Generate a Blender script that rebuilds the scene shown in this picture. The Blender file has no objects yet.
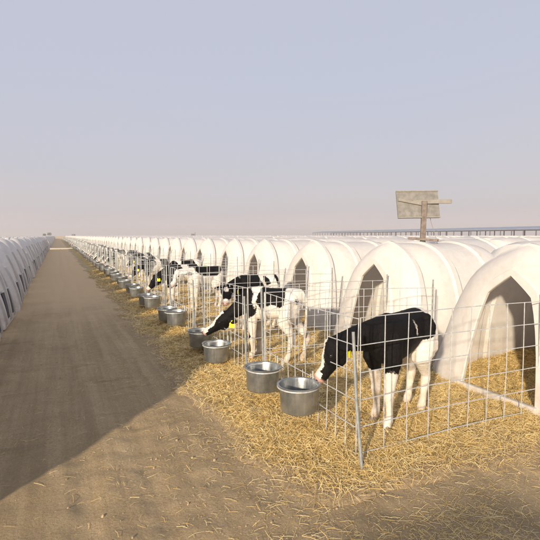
import bpy, bmesh, math, random
import numpy as np
from mathutils import Vector, Matrix, noise as mnoise
random.seed(7); rng = np.random.default_rng(11)
R = math.radians
sc = bpy.context.scene
COL = sc.collection

# ------------------------------------------------------------------ camera
CAM_H = 1.45
cam_d = bpy.data.cameras.new('camera'); cam = bpy.data.objects.new('camera', cam_d); COL.objects.link(cam)
cam.location = (0, 0, CAM_H)
cam.rotation_euler = (R(90 - 4.29), 0, R(-24.785))
cam_d.lens = 36 * 460 / 540; cam_d.sensor_width = 36; cam_d.clip_start = 0.05; cam_d.clip_end = 6000
sc.camera = cam

# ------------------------------------------------------------------ sun and sky
SUN_EL = 15.5
SHX, SHY = 0.74, 0.67                       # ground direction in which shadows fall
sun_d = bpy.data.lights.new('sun', 'SUN'); sun = bpy.data.objects.new('sun', sun_d); COL.objects.link(sun)
sun_d.energy = 5.0; sun_d.angle = R(1.9); sun_d.color = (1.0, 0.845, 0.64)
n = math.hypot(SHX, SHY); ce = math.cos(R(SUN_EL))
ray = Vector((SHX / n * ce, SHY / n * ce, -math.sin(R(SUN_EL))))
sun.rotation_euler = (-ray).to_track_quat('Z', 'Y').to_euler()
sun.location = (-20, -20, 20)

world = bpy.data.worlds.new('World'); sc.world = world; world.use_nodes = True
nt = world.node_tree; nt.nodes.clear()
out = nt.nodes.new('ShaderNodeOutputWorld'); bg = nt.nodes.new('ShaderNodeBackground')
sky = nt.nodes.new('ShaderNodeTexSky'); sky.sky_type = 'NISHITA'; sky.sun_disc = False
sky.sun_elevation = R(SUN_EL); sky.sun_rotation = math.atan2(-SHX, -SHY) % (2 * math.pi)
sky.dust_density = 4.0; sky.air_density = 1.2; sky.ozone_density = 2.0
tc = nt.nodes.new('ShaderNodeTexCoord'); sep = nt.nodes.new('ShaderNodeSeparateXYZ')
ramp = nt.nodes.new('ShaderNodeValToRGB')
nt.links.new(tc.outputs['Generated'], sep.inputs[0]); 
skn = nt.nodes.new('ShaderNodeTexNoise'); skn.inputs['Scale'].default_value = 1.6; skn.inputs['Detail'].default_value = 4; skn.inputs['Roughness'].default_value = 0.5
smp = nt.nodes.new('ShaderNodeMapping'); smp.inputs['Scale'].default_value = (1, 1, 3.2); nt.links.new(tc.outputs['Generated'], smp.inputs[0]); nt.links.new(smp.outputs[0], skn.inputs['Vector'])
sma = nt.nodes.new('ShaderNodeMath'); sma.operation = 'MULTIPLY_ADD'; sma.inputs[1].default_value = 0.16; sma.inputs[2].default_value = -0.08
nt.links.new(skn.outputs['Fac'], sma.inputs[0])
sad = nt.nodes.new('ShaderNodeMath'); sad.operation = 'ADD'; nt.links.new(sep.outputs['Z'], sad.inputs[0]); nt.links.new(sma.outputs[0], sad.inputs[1]); nt.links.new(sad.outputs[0], ramp.inputs[0])
cr = ramp.color_ramp
cr.elements[0].position = 0.0;  cr.elements[0].color = (0.70, 0.60, 0.575, 1)
cr.elements[1].position = 1.0;  cr.elements[1].color = (0.44, 0.47, 0.57, 1)
for p_, c_ in ((0.05, (0.585, 0.535, 0.545)), (0.16, (0.53, 0.52, 0.575)), (0.32, (0.50, 0.515, 0.61)), (0.55, (0.49, 0.505, 0.60))):
    e_ = cr.elements.new(p_); e_.color = (*c_, 1)
sc10 = nt.nodes.new('ShaderNodeVectorMath'); sc10.operation = 'SCALE'; sc10.inputs['Scale'].default_value = 10.0
nt.links.new(ramp.outputs[0], sc10.inputs[0])
mix = nt.nodes.new('ShaderNodeMix'); mix.data_type = 'RGBA'; mix.inputs[0].default_value = 0.88
nt.links.new(sky.outputs[0], mix.inputs[6]); nt.links.new(sc10.outputs[0], mix.inputs[7])
nt.links.new(mix.outputs[2], bg.inputs[0]); bg.inputs[1].default_value = 0.1
nt.links.new(bg.outputs[0], out.inputs[0])

sc.view_settings.view_transform = 'Standard'; sc.view_settings.look = 'None'
sc.view_settings.gamma = 1; sc.view_settings.use_curve_mapping = False
sc.view_settings.exposure = 0.25
sc.cycles.max_bounces = 8; sc.cycles.volume_bounces = 0; sc.cycles.use_denoising = True
sc.cycles.use_adaptive_sampling = True

# ------------------------------------------------------------------ layout constants (metres)
FX = 1.70            # fence front line
HX = 3.40            # hutch front line
S = 1.89             # spacing along the row
HY0 = 2.73           # first hutch centre
PY0, PY1 = 2.35, 3.83
PERIOD = 6.35        # row to row
HL = 2.20            # hutch length

# ------------------------------------------------------------------ materials
def new_mat(name):
    m = bpy.data.materials.new(name); m.use_nodes = True
    t = m.node_tree; b = t.nodes['Principled BSDF']
    return m, t, b

def N(t, kind, **kw):
    n_ = t.nodes.new(kind)
    for k, v in kw.items():
        if hasattr(n_, k): setattr(n_, k, v)
        else: n_.inputs[k.replace('_', ' ')].default_value = v
    return n_

def noise(t, scale, detail=4, rough=0.55, coord=None, vec_scale=None, dist=0.0):
    nn = t.nodes.new('ShaderNodeTexNoise')
    nn.inputs['Scale'].default_value = scale; nn.inputs['Detail'].default_value = detail
    nn.inputs['Roughness'].default_value = rough; nn.inputs['Distortion'].default_value = dist
    if coord is not None:
        if vec_scale:
            mp = t.nodes.new('ShaderNodeMapping'); mp.inputs['Scale'].default_value = vec_scale
            t.links.new(coord, mp.inputs[0]); t.links.new(mp.outputs[0], nn.inputs['Vector'])
        else:
            t.links.new(coord, nn.inputs['Vector'])
    return nn.outputs['Fac']

def ramp_(t, fac, stops, interp='LINEAR'):
    r = t.nodes.new('ShaderNodeValToRGB'); t.links.new(fac, r.inputs[0]); c = r.color_ramp; c.interpolation = interp
    c.elements[0].position = stops[0][0]; c.elements[0].color = (*stops[0][1], 1)
    c.elements[1].position = stops[-1][0]; c.elements[1].color = (*stops[-1][1], 1)
    for p, col in stops[1:-1]:
        e = c.elements.new(p); e.color = (*col, 1)
    return r.outputs[0]

def mixc(t, fac, a, b, blend='MIX'):
    m = t.nodes.new('ShaderNodeMix'); m.data_type = 'RGBA'; m.blend_type = blend
    for i, v in ((0, fac), (6, a), (7, b)):
        if isinstance(v, (int, float)): m.inputs[i].default_value = v
        elif isinstance(v, tuple): m.inputs[i].default_value = (*v, 1)
        else: t.links.new(v, m.inputs[i])
    return m.outputs[2]

def math_(t, op, a, b=None, clamp=False):
    m = t.nodes.new('ShaderNodeMath'); m.operation = op; m.use_clamp = clamp
    for i, v in ((0, a), (1, b)):
        if v is None: continue
        if isinstance(v, (int, float)): m.inputs[i].default_value = v
        else: t.links.new(v, m.inputs[i])
    return m.outputs[0]

def smooth_(t, v, a, b):
    m = t.nodes.new('ShaderNodeMapRange'); m.interpolation_type = 'SMOOTHSTEP'
    m.inputs['From Min'].default_value = a; m.inputs['From Max'].default_value = b
    t.links.new(v, m.inputs['Value']); return m.outputs[0]

def bump(t, b, h, strength, dist=0.01):
    bp = t.nodes.new('ShaderNodeBump'); bp.inputs['Strength'].default_value = strength; bp.inputs['Distance'].default_value = dist
    t.links.new(h, bp.inputs['Height']); t.links.new(bp.outputs[0], b.inputs['Normal'])

def pos(t):
    return t.nodes.new('ShaderNodeNewGeometry').outputs['Position']
def objc(t):
    return t.nodes.new('ShaderNodeTexCoord').outputs['Object']

# hutch plastic: weathered white polyethylene
def hutch_mat():
    m, t, b = new_mat('hutch_plastic')
    oi = t.nodes.new('ShaderNodeObjectInfo'); add = t.nodes.new('ShaderNodeVectorMath'); add.operation = 'ADD'
    co = objc(t); sc_ = t.nodes.new('ShaderNodeVectorMath'); sc_.operation = 'SCALE'; sc_.inputs['Scale'].default_value = 1.0
    t.links.new(oi.outputs['Location'], sc_.inputs[0]); t.links.new(co, add.inputs[0]); t.links.new(sc_.outputs[0], add.inputs[1])
    c = add.outputs[0]
    big = noise(t, 1.6, 5, 0.6, c); fine = noise(t, 14, 6, 0.65, c)
    base = ramp_(t, big, [(0.3, (0.68, 0.645, 0.61)), (0.7, (0.77, 0.745, 0.715))])
    base = mixc(t, 0.35, base, ramp_(t, fine, [(0.35, (0.59, 0.545, 0.495)), (0.7, (0.78, 0.755, 0.73))]))
    sx = t.nodes.new('ShaderNodeSeparateXYZ'); t.links.new(co, sx.inputs[0])
    # splashed mud and straw dust near the bottom edge, thin rain streaks above
    low = smooth_(t, math_(t, 'ADD', sx.outputs['Z'], math_(t, 'MULTIPLY', big, 0.35)), 0.55, 0.12)
    dirt = math_(t, 'MULTIPLY', low, ramp_(t, noise(t, 9, 6, 0.7, c), [(0.35, (0, 0, 0)), (0.62, (1, 1, 1))]))
    base = mixc(t, math_(t, 'MULTIPLY', dirt, 0.6), base, (0.42, 0.33, 0.22))
    st = noise(t, 1.0, 5, 0.7, c, (9, 9, 0.7))
    stm = ramp_(t, st, [(0.56, (0, 0, 0)), (0.72, (1, 1, 1))])
    base = mixc(t, math_(t, 'MULTIPLY', stm, 0.30), base, (0.56, 0.49, 0.40))
    sm = ramp_(t, noise(t, 3.3, 7, 0.72, c, None, 0.6), [(0.60, (0, 0, 0)), (0.68, (1, 1, 1))])
    base = mixc(t, math_(t, 'MULTIPLY', sm, 0.28), base, (0.50, 0.42, 0.33))
    sc2 = ramp_(t, noise(t, 1.0, 3, 0.6, c, (30, 30, 2.5)), [(0.66, (0, 0, 0)), (0.69, (1, 1, 1))])
    base = mixc(t, math_(t, 'MULTIPLY', sc2, 0.30), base, (0.55, 0.50, 0.44))
    t.links.new(base, b.inputs['Base Color'])
    b.inputs['Roughness'].default_value = 0.48; b.inputs['Specular IOR Level'].default_value = 0.35
    bump(t, b, noise(t, 3.0, 3, 0.5, c), 0.25, 0.02)
    tr = t.nodes.new('ShaderNodeBsdfTranslucent'); t.links.new(base, tr.inputs[0])
    ms = t.nodes.new('ShaderNodeMixShader'); ms.inputs[0].default_value = 0.15
    o = t.nodes['Material Output']
    t.links.new(b.outputs[0], ms.inputs[1]); t.links.new(tr.outputs[0], ms.inputs[2]); t.links.new(ms.outputs[0], o.inputs[0])
    return m
M_HUTCH = hutch_mat()

def simple(name, col, rough=0.6, metal=0.0, var=0.15, scale=20, bumpv=0.2, spec=0.5):
    m, t, b = new_mat(name)
    co = objc(t); nz = noise(t, scale, 5, 0.6, co)
    lo = tuple(c * (1 - var) for c in col); hi = tuple(min(1, c * (1 + var)) for c in col)
    t.links.new(ramp_(t, nz, [(0.3, lo), (0.7, hi)]), b.inputs['Base Color'])
    b.inputs['Roughness'].default_value = rough; b.inputs['Metallic'].default_value = metal
    b.inputs['Specular IOR Level'].default_value = spec
    if bumpv: bump(t, b, noise(t, scale * 3, 4, 0.6, co), bumpv, 0.004)
    return m
M_VENT = simple('dark_vent_flap', (0.045, 0.042, 0.055), 0.7)
M_GALV = simple('galvanised_wire', (0.53, 0.545, 0.55), 0.5, 0.3, 0.22, 35, 0.3)
M_POST = simple('galvanised_post', (0.26, 0.275, 0.275), 0.7, 0.25, 0.3, 25, 0.3)
M_TAG = simple('yellow_ear_tag', (0.85, 0.82, 0.03), 0.45, 0, 0.06, 20, 0)
M_WOOD = simple('weathered_timber', (0.19, 0.155, 0.135), 0.85, 0, 0.35, 18, 0.5)
M_PANEL = simple('pale_panel_back', (0.215, 0.205, 0.19), 0.8, 0, 0.28, 12, 0.2)
M_ALU = simple('dull_aluminium', (0.27, 0.25, 0.22), 0.7, 0.1, 0.15, 20, 0.1)
M_CABLE = simple('grey_cable', (0.25, 0.22, 0.2), 0.6, 0, 0.1, 20, 0)
M_HOOF = simple('hoof_horn', (0.20, 0.16, 0.12), 0.6, 0, 0.25, 60, 0.2)
M_EYE = simple('dark_eye', (0.012, 0.010, 0.010), 0.08, 0, 0.1, 20, 0, 0.8)
M_NOSE = simple('pink_muzzle_skin', (0.55, 0.33, 0.29), 0.45, 0, 0.2, 60, 0.3)
M_EARIN = simple('inner_ear', (0.40, 0.27, 0.24), 0.8, 0, 0.2, 40, 0.2)
M_FEED = simple('calf_starter_feed', (0.12, 0.085, 0.05), 0.9, 0, 0.4, 90, 0.8)
M_WATER = simple('bucket_water', (0.03, 0.035, 0.035), 0.04, 0, 0.1, 5, 0.0, 0.5)
M_SHEDROOF = simple('shed_roof_sheet', (0.26, 0.31, 0.40), 0.6, 0.1, 0.1, 0.4, 0)
M_SHEDPOST = simple('shed_steel', (0.17, 0.15, 0.18), 0.7, 0.1, 0.15, 1, 0)
M_SHEDWALL = simple('shed_low_wall', (0.50, 0.46, 0.44), 0.9, 0, 0.3, 0.5, 0)
M_FARDARK = simple('distant_building_wall', (0.13, 0.11, 0.12), 0.9, 0, 0.2, 1, 0)
M_FARTREE = simple('dusty_foliage', (0.07, 0.085, 0.05), 0.9, 0, 0.3, 2, 0)
M_BARK = simple('dusty_bark', (0.12, 0.09, 0.07), 0.9, 0, 0.3, 5, 0)
M_GREEN = simple('green_spray_mark', (0.25, 0.42, 0.08), 0.8, 0, 0.2, 40, 0)

def bucket_mat():
    m, t, b = new_mat('stainless_bucket')
    co = objc(t)
    v = noise(t, 1.0, 5, 0.65, co, (40, 40, 3)); w = noise(t, 7, 5, 0.6, co)
    b.inputs['Metallic'].default_value = 0.8
    t.links.new(ramp_(t, w, [(0.3, (0.20, 0.22, 0.24)), (0.7, (0.47, 0.48, 0.48))]), b.inputs['Base Color'])
    t.links.new(ramp_(t, v, [(0.3, (0.22,) * 3), (0.75, (0.52,) * 3)]), b.inputs['Roughness'])
    bump(t, b, w, 0.25, 0.01)
    return m
M_BUCKET = bucket_mat()

def coat_mat():
    m, t, b = new_mat('calf_coat')
    at = t.nodes.new('ShaderNodeAttribute'); at.attribute_name = 'coat'
    oc = objc(t)
    f = math_(t, 'ADD', at.outputs['Fac'], math_(t, 'MULTIPLY', math_(t, 'SUBTRACT', noise(t, 60, 5, 0.75, oc), 0.5), 0.05))
    k = smooth_(t, f, -0.006, 0.006)
    hair = noise(t, 1.0, 4, 0.7, oc, (120, 120, 45))
    blk = ramp_(t, hair, [(0.3, (0.004, 0.0035, 0.004)), (0.75, (0.013, 0.011, 0.011))])
    wht = ramp_(t, hair, [(0.3, (0.66, 0.60, 0.53)), (0.75, (0.84, 0.80, 0.74))])
    at2 = t.nodes.new('ShaderNodeAttribute'); at2.attribute_name = 'soil'
    soil = math_(t, 'MULTIPLY', at2.outputs['Fac'], ramp_(t, noise(t, 16, 5, 0.6, oc), [(0.35, (0, 0, 0)), (0.65, (1, 1, 1))]))
    wht = mixc(t, math_(t, 'MULTIPLY', soil, 0.8), wht, (0.40, 0.29, 0.17))
    c = mixc(t, k, wht, blk)
    at3 = t.nodes.new('ShaderNodeAttribute'); at3.attribute_name = 'pink'
    c = mixc(t, at3.outputs['Fac'], c, (0.55, 0.34, 0.30))
    t.links.new(c, b.inputs['Base Color'])
    b.inputs['Roughness'].default_value = 0.62
    b.inputs['Specular IOR Level'].default_value = 0.12
    bump(t, b, math_(t, 'ADD', hair, noise(t, 22, 3, 0.6, oc)), 0.7, 0.008)
    return m
M_COAT = coat_mat()

def ground_mat():
    m, t, b = new_mat('dusty_ground')
    p = pos(t); sx = t.nodes.new('ShaderNodeSeparateXYZ'); t.links.new(p, sx.inputs[0])
    big = noise(t, 0.9, 6, 0.6, p); med = noise(t, 7, 6, 0.65, p); fine = noise(t, 70, 6, 0.7, p); grit = noise(t, 260, 3, 0.7, p)
    c = ramp_(t, med, [(0.28, (0.44, 0.32, 0.18)), (0.5, (0.59, 0.44, 0.26)), (0.72, (0.70, 0.54, 0.335))])
    c = mixc(t, 0.5, c, ramp_(t, big, [(0.3, (0.46, 0.335, 0.195)), (0.7, (0.68, 0.52, 0.32))]))
    blot = noise(t, 2.4, 7, 0.68, p, None, 0.5)
    c = mixc(t, math_(t, 'MULTIPLY', ramp_(t, blot, [(0.48, (0, 0, 0)), (0.62, (1, 1, 1))]), 0.45), c, (0.34, 0.24, 0.14))
    c = mixc(t, 0.5, c, ramp_(t, fine, [(0.3, (0.27, 0.19, 0.105)), (0.55, (0.61, 0.455, 0.27)), (0.75, (0.80, 0.64, 0.42))]))
    # tyre tracks: long streaks along the aisle
    tr = noise(t, 1.0, 4, 0.6, p, (5.5, 0.22, 1))
    c = mixc(t, math_(t, 'MULTIPLY', ramp_(t, tr, [(0.42, (0, 0, 0)), (0.6, (1, 1, 1))]), 0.42), c, (0.32, 0.235, 0.135))
    tr2 = noise(t, 1.0, 5, 0.65, p, (19, 0.5, 1), 0.3)
    c = mixc(t, math_(t, 'MULTIPLY', ramp_(t, tr2, [(0.45, (0, 0, 0)), (0.62, (1, 1, 1))]), 0.28), c, (0.34, 0.25, 0.145))
    # faint crosswise dribbles of spilled milk and water
    cw = noise(t, 1.0, 4, 0.6, p, (0.9, 4.5, 1), )
    c = mixc(t, math_(t, 'MULTIPLY', ramp_(t, cw, [(0.60, (0, 0, 0)), (0.70, (1, 1, 1))]), 0.35), c, (0.22, 0.165, 0.10))
    # chaff flecks trodden into the ground: more of them farther down the aisle and close to the pens
    v = t.nodes.new('ShaderNodeTexVoronoi'); v.feature = 'F1'; v.inputs['Scale'].default_value = 46
    mp = t.nodes.new('ShaderNodeMapping'); mp.inputs['Scale'].default_value = (1, 0.28, 1); mp.inputs['Rotation'].default_value = (0, 0, 0.6)
    t.links.new(p, mp.inputs[0]); t.links.new(mp.outputs[0], v.inputs['Vector'])
    ch = ramp_(t, v.outputs['Distance'], [(0.10, (1, 1, 1)), (0.20, (0, 0, 0))])
    v2 = t.nodes.new('ShaderNodeTexVoronoi'); v2.feature = 'F1'; v2.inputs['Scale'].default_value = 40
    mp2 = t.nodes.new('ShaderNodeMapping'); mp2.inputs['Scale'].default_value = (0.28, 1, 1); mp2.inputs['Rotation'].default_value = (0, 0, 0.35)
    t.links.new(p, mp2.inputs[0]); t.links.new(mp2.outputs[0], v2.inputs['Vector'])
    ch2 = ramp_(t, v2.outputs['Distance'], [(0.10, (1, 1, 1)), (0.20, (0, 0, 0))])
    ch = math_(t, 'MAXIMUM', ch, ch2)
    far = smooth_(t, math_(t, 'ADD', sx.outputs['Y'], math_(t, 'MULTIPLY', big, 5.0)), 8.5, 15.0)
    side = smooth_(t, math_(t, 'ADD', sx.outputs['X'], math_(t, 'MULTIPLY', big, 1.0)), 0.3, 1.9)
    dens = math_(t, 'ADD', 0.06, math_(t, 'ADD', math_(t, 'MULTIPLY', far, 0.5), math_(t, 'MULTIPLY', side, 0.55)), clamp=True)
    c = mixc(t, math_(t, 'MULTIPLY', far, 0.9), c, (0.78, 0.56, 0.33))  # whole ground colour blends to pale gold farther down the aisle
    c = mixc(t, math_(t, 'MULTIPLY', math_(t, 'MULTIPLY', ch, dens), ramp_(t, med, [(0.4, (0, 0, 0)), (0.6, (1, 1, 1))])), c, (0.68, 0.50, 0.24))
    # the wet patch beside the second bucket
    dx = math_(t, 'SUBTRACT', sx.outputs['X'], 1.16); dy = math_(t, 'MULTIPLY', math_(t, 'SUBTRACT', sx.outputs['Y'], 4.35), 0.55)
    rr = math_(t, 'SQRT', math_(t, 'ADD', math_(t, 'MULTIPLY', dx, dx), math_(t, 'MULTIPLY', dy, dy)))
    wet = smooth_(t, math_(t, 'ADD', rr, math_(t, 'MULTIPLY', med, 0.3)), 0.42, 0.22)
    c = mixc(t, math_(t, 'MULTIPLY', wet, 0.5), c, (0.09, 0.066, 0.05))
    t.links.new(c, b.inputs['Base Color'])
    b.inputs['Roughness'].default_value = 0.95; b.inputs['Specular IOR Level'].default_value = 0.15
    h = math_(t, 'ADD', math_(t, 'MULTIPLY', fine, 0.6), math_(t, 'MULTIPLY', med, 0.9))
    h = math_(t, 'ADD', h, math_(t, 'MULTIPLY', grit, 0.25))
    vd = t.nodes.new('ShaderNodeTexVoronoi'); vd.feature = 'SMOOTH_F1'; vd.inputs['Scale'].default_value = 9.0; vd.inputs['Smoothness'].default_value = 0.6
    t.links.new(p, vd.inputs['Vector'])
    h = math_(t, 'ADD', h, math_(t, 'MULTIPLY', vd.outputs['Distance'], 0.8))
    h = math_(t, 'ADD', h, math_(t, 'MULTIPLY', tr2, 0.25))
    bump(t, b, h, 1.0, 0.026)
    return m
M_GROUND = ground_mat()

def bed_mat():
    m, t, b = new_mat('straw_bed')
    p = pos(t)
    a = noise(t, 60, 6, 0.75, p, (1, 0.35, 1), 1.2); a2 = noise(t, 60, 6, 0.75, p, (0.35, 1, 1), 1.2); big = noise(t, 2.2, 4, 0.6, p)
    f = math_(t, 'MULTIPLY', math_(t, 'ADD', a, a2), 0.5)
    c = ramp_(t, f, [(0.36, (0.24, 0.155, 0.055)), (0.5, (0.60, 0.43, 0.165)), (0.64, (0.85, 0.67, 0.32))])
    c = mixc(t, 0.4, c, ramp_(t, big, [(0.35, (0.26, 0.17, 0.07)), (0.65, (0.72, 0.53, 0.22))]))
    at = t.nodes.new('ShaderNodeAttribute'); at.attribute_name = 'cover'
    nn = noise(t, 26, 5, 0.7, p)
    k = smooth_(t, math_(t, 'ADD', at.outputs['Fac'], math_(t, 'MULTIPLY', math_(t, 'SUBTRACT', nn, 0.5), 0.9)), 0.30, 0.62)
    soil = ramp_(t, noise(t, 40, 6, 0.7, p), [(0.3, (0.30, 0.215, 0.12)), (0.55, (0.58, 0.43, 0.25)), (0.75, (0.76, 0.60, 0.38))])
    c = mixc(t, k, soil, c)
    t.links.new(c, b.inputs['Base Color']); b.inputs['Roughness'].default_value = 0.85
    b.inputs['Specular IOR Level'].default_value = 0.2
    bump(t, b, f, 1.0, 0.03)
    return m
M_BED = bed_mat()
def straw_mat():
    m, t, b = new_mat('straw_stalk')
    at = t.nodes.new('ShaderNodeAttribute'); at.attribute_name = 'tone'
    c = ramp_(t, at.outputs['Fac'], [(0.0, (0.35, 0.22, 0.075)), (0.5, (0.76, 0.545, 0.205)), (1.0, (0.91, 0.76, 0.43))])
    t.links.new(c, b.inputs['Base Color']); b.inputs['Roughness'].default_value = 0.5; b.inputs['Specular IOR Level'].default_value = 0.35
    return m
M_STRAW = straw_mat()

# ------------------------------------------------------------------ helpers
def finish(name, me, mat, parent=None, smooth=True, angle=40):
    if mat is not None and len(me.materials) == 0: me.materials.append(mat)
    if smooth:
        me.polygons.foreach_set('use_smooth', [True] * len(me.polygons))
        try: me.set_sharp_from_angle(angle=R(angle))
        except Exception: pass
    o = bpy.data.objects.new(name, me); COL.objects.link(o)
    if parent is not None: o.parent = parent
    return o

class MB:
    def __init__(s): s.v = []; s.f = []
    def box(s, lo, hi):
        x0, y0, z0 = lo; x1, y1, z1 = hi; b = len(s.v)
        s.v += [(x0, y0, z0), (x1, y0, z0), (x1, y1, z0), (x0, y1, z0), (x0, y0, z1), (x1, y0, z1), (x1, y1, z1), (x0, y1, z1)]
        s.f += [tuple(b + i for i in q) for q in ((3, 2, 1, 0), (4, 5, 6, 7), (0, 1, 5, 4), (1, 2, 6, 5), (2, 3, 7, 6), (3, 0, 4, 7))]
    def tube(s, pts, r, n=6, caps=True):
        pts = [Vector(p) for p in pts]; rs = r if isinstance(r, (list, tuple)) else [r] * len(pts)
        b0 = len(s.v); prev = None
        for i, p in enumerate(pts):
            d = (pts[min(i + 1, len(pts) - 1)] - pts[max(i - 1, 0)]).normalized()
            if prev is None:
                u = d.orthogonal().normalized()
            else:
                u = (prev - d * prev.dot(d)).normalized()
            prev = u; w = d.cross(u)
            for k in range(n):
                a = 2 * math.pi * k / n + 0.4
                s.v.append(tuple(p + (u * math.cos(a) + w * math.sin(a)) * rs[i]))
        for i in range(len(pts) - 1):
            for k in range(n):
                a = b0 + i * n + k; c = b0 + i * n + (k + 1) % n
                s.f.append((a, c, c + n, a + n))
        if caps:
            s.f.append(tuple(b0 + k for k in reversed(range(n)))); e = b0 + (len(pts) - 1) * n
            s.f.append(tuple(e + k for k in range(n)))
    def lathe(s, prof, n=40, c=(0, 0, 0)):
        b = len(s.v)
        for r_, z_ in prof:
            for k in range(n):
                a = 2 * math.pi * k / n; s.v.append((c[0] + r_ * math.cos(a), c[1] + r_ * math.sin(a), c[2] + z_))
        for i in range(len(prof) - 1):
            for k in range(n):
                a = b + i * n + k; d = b + i * n + (k + 1) % n
                s.f.append((a, d, d + n, a + n))
    def mesh(s, name):
        me = bpy.data.meshes.new(name); me.from_pydata(s.v, [], s.f); me.update(); return me
    def build(s, name, mat, parent=None, smooth=True, angle=40):
        return finish(name, s.mesh(name), mat, parent, smooth, angle)

def empty(name, loc, rz=0.0):
    o = bpy.data.objects.new(name, None); COL.objects.link(o); o.empty_display_size = 0.2
    o.location = loc; o.rotation_euler = (0, 0, rz); return o
def tag(o, label=None, cat=None, group=None, kind=None):
    if label: o['label'] = label
    if cat: o['category'] = cat
    if group: o['group'] = group
    if kind: o['kind'] = kind
    return o
def copy_tree(o, parent=None, skip=()):
    c = o.copy(); COL.objects.link(c); c.parent = parent
    for ch in o.children:
        if ch.name.split('.')[0] in skip: continue
        copy_tree(ch, c, skip)
    return c
def nz(x, y, s=1.0, z=0.0): return mnoise.noise(Vector((x * s, y * s, z)))

# ------------------------------------------------------------------ the ground
def spaced(a, b, d0, d1, g):
    out_ = [a]; d = d0
    while out_[-1] < b: out_.append(out_[-1] + d); d = min(d * g, d1)
    return out_
def gz(x, y):
    h = 0.012 * nz(x, y, 1.3) + 0.010 * nz(x, y, 5.0, 3.1)
    if y < 9 and -3 < x < 5: h += 0.007 * nz(x, y, 13, 7.7)
    r = 0
    for tx in (0.05 + 0.05 * math.sin(y * 0.5), 0.42 + 0.05 * math.sin(y * 0.5)):
        r -= 0.022 * math.exp(-((x - tx) / 0.07) ** 2)
    r += 0.008 * math.exp(-((x - 0.23) / 0.06) ** 2)
    return h + r * (0.6 + 0.4 * nz(x, y, 1.7, 9))
right = spaced(2.6, 900, 0.05, 120, 1.22); left = [-v for v in spaced(1.3, 900, 0.05, 120, 1.22)][::-1]
gxs = left + list(np.arange(-1.27, 2.58, 0.032)) + right
gys = [-v for v in spaced(0.1, 600, 0.1, 120, 1.3)][::-1] + list(np.arange(0.0, 7.0, 0.032)) + spaced(7.03, 2500, 0.04, 200, 1.05)
vv = [(x, y, gz(x, y) if abs(x) < 60 and -20 < y < 80 else 0.0) for y in gys for x in gxs]
nx = len(gxs)
ff = [(j * nx + i, j * nx + i + 1, (j + 1) * nx + i + 1, (j + 1) * nx + i) for j in range(len(gys) - 1) for i in range(nx - 1)]
me = bpy.data.meshes.new('ground'); me.from_pydata(vv, [], ff); me.update()
tag(finish('ground', me, M_GROUND, angle=180), kind='structure')

# pale strip across the far aisle: sun through the row gap, painted as colour
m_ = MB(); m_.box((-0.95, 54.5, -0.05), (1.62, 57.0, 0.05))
tag(m_.build('painted_sun_strip', simple('painted_sunlight', (0.62, 0.54, 0.42), 0.9, 0, 0.1, 3, 0.1), smooth=False), kind='structure')

# ------------------------------------------------------------------ straw bedding
ROW_END = HY0 + 92 * S
def bed_mask(x, y):
    x0 = 1.06 + 0.20 * nz(x, y, 1.1, 5) + 0.16 * nz(x, y, 3.5, 2) - (0.08 if y > 3.5 else 0)
    y0 = 1.93 + 0.22 * nz(x, y, 1.2, 8) + 0.12 * nz(x, y, 4.0, 4)
    y0 -= 0.15 * min(1, max(0, (x - 3.5) / 0.4))
    if x > 3.6 and y < HY0 - 0.86: return 0.0
    a = min(1, max(0, (x - x0) / 0.55)); b = min(1, max(0, (y - y0) / 0.62))
    return a * b * min(1, max(0, (5.55 - x) / 0.1))
def bed_z(x, y):
    m = bed_mask(x, y)
    h = 0.035 + 0.026 * nz(x, y, 2.3, 1) + 0.024 * nz(x, y, 8, 6)
    # heaped up against the back of the hutches and tucked round the fence feet
    h += 0.10 * max(0, min(1, (x - 3.8) / 1.2)) + 0.02 * math.exp(-((x - FX) / 0.12) ** 2)
    return gz(x, y) + 0.004 - 0.055 * (1 - min(1, m * 8)) + m * h
bxs = list(np.arange(0.70, 3.6, 0.03)) + list(np.arange(3.6, 5.6, 0.06))
bys = list(np.arange(1.35, 7.0, 0.03)) + spaced(7.02, ROW_END, 0.05, 1.0, 1.02)
bv = [(x, y, bed_z(x, y)) for y in bys for x in bxs]; nb = len(bxs)
bf = [(j * nb + i, j * nb + i + 1, (j + 1) * nb + i + 1, (j + 1) * nb + i) for j in range(len(bys) - 1) for i in range(nb - 1)]
me = bpy.data.meshes.new('straw_bedding'); me.from_pydata(bv, [], bf); me.update()
me.attributes.new('cover', 'FLOAT', 'POINT').data.foreach_set('value', [bed_mask(v[0], v[1]) for v in bv])
tag(finish('straw_bedding', me, M_BED, angle=180), 'golden straw bedding spread under the row of calf pens and into the hutches', 'straw', kind='stuff')

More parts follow.
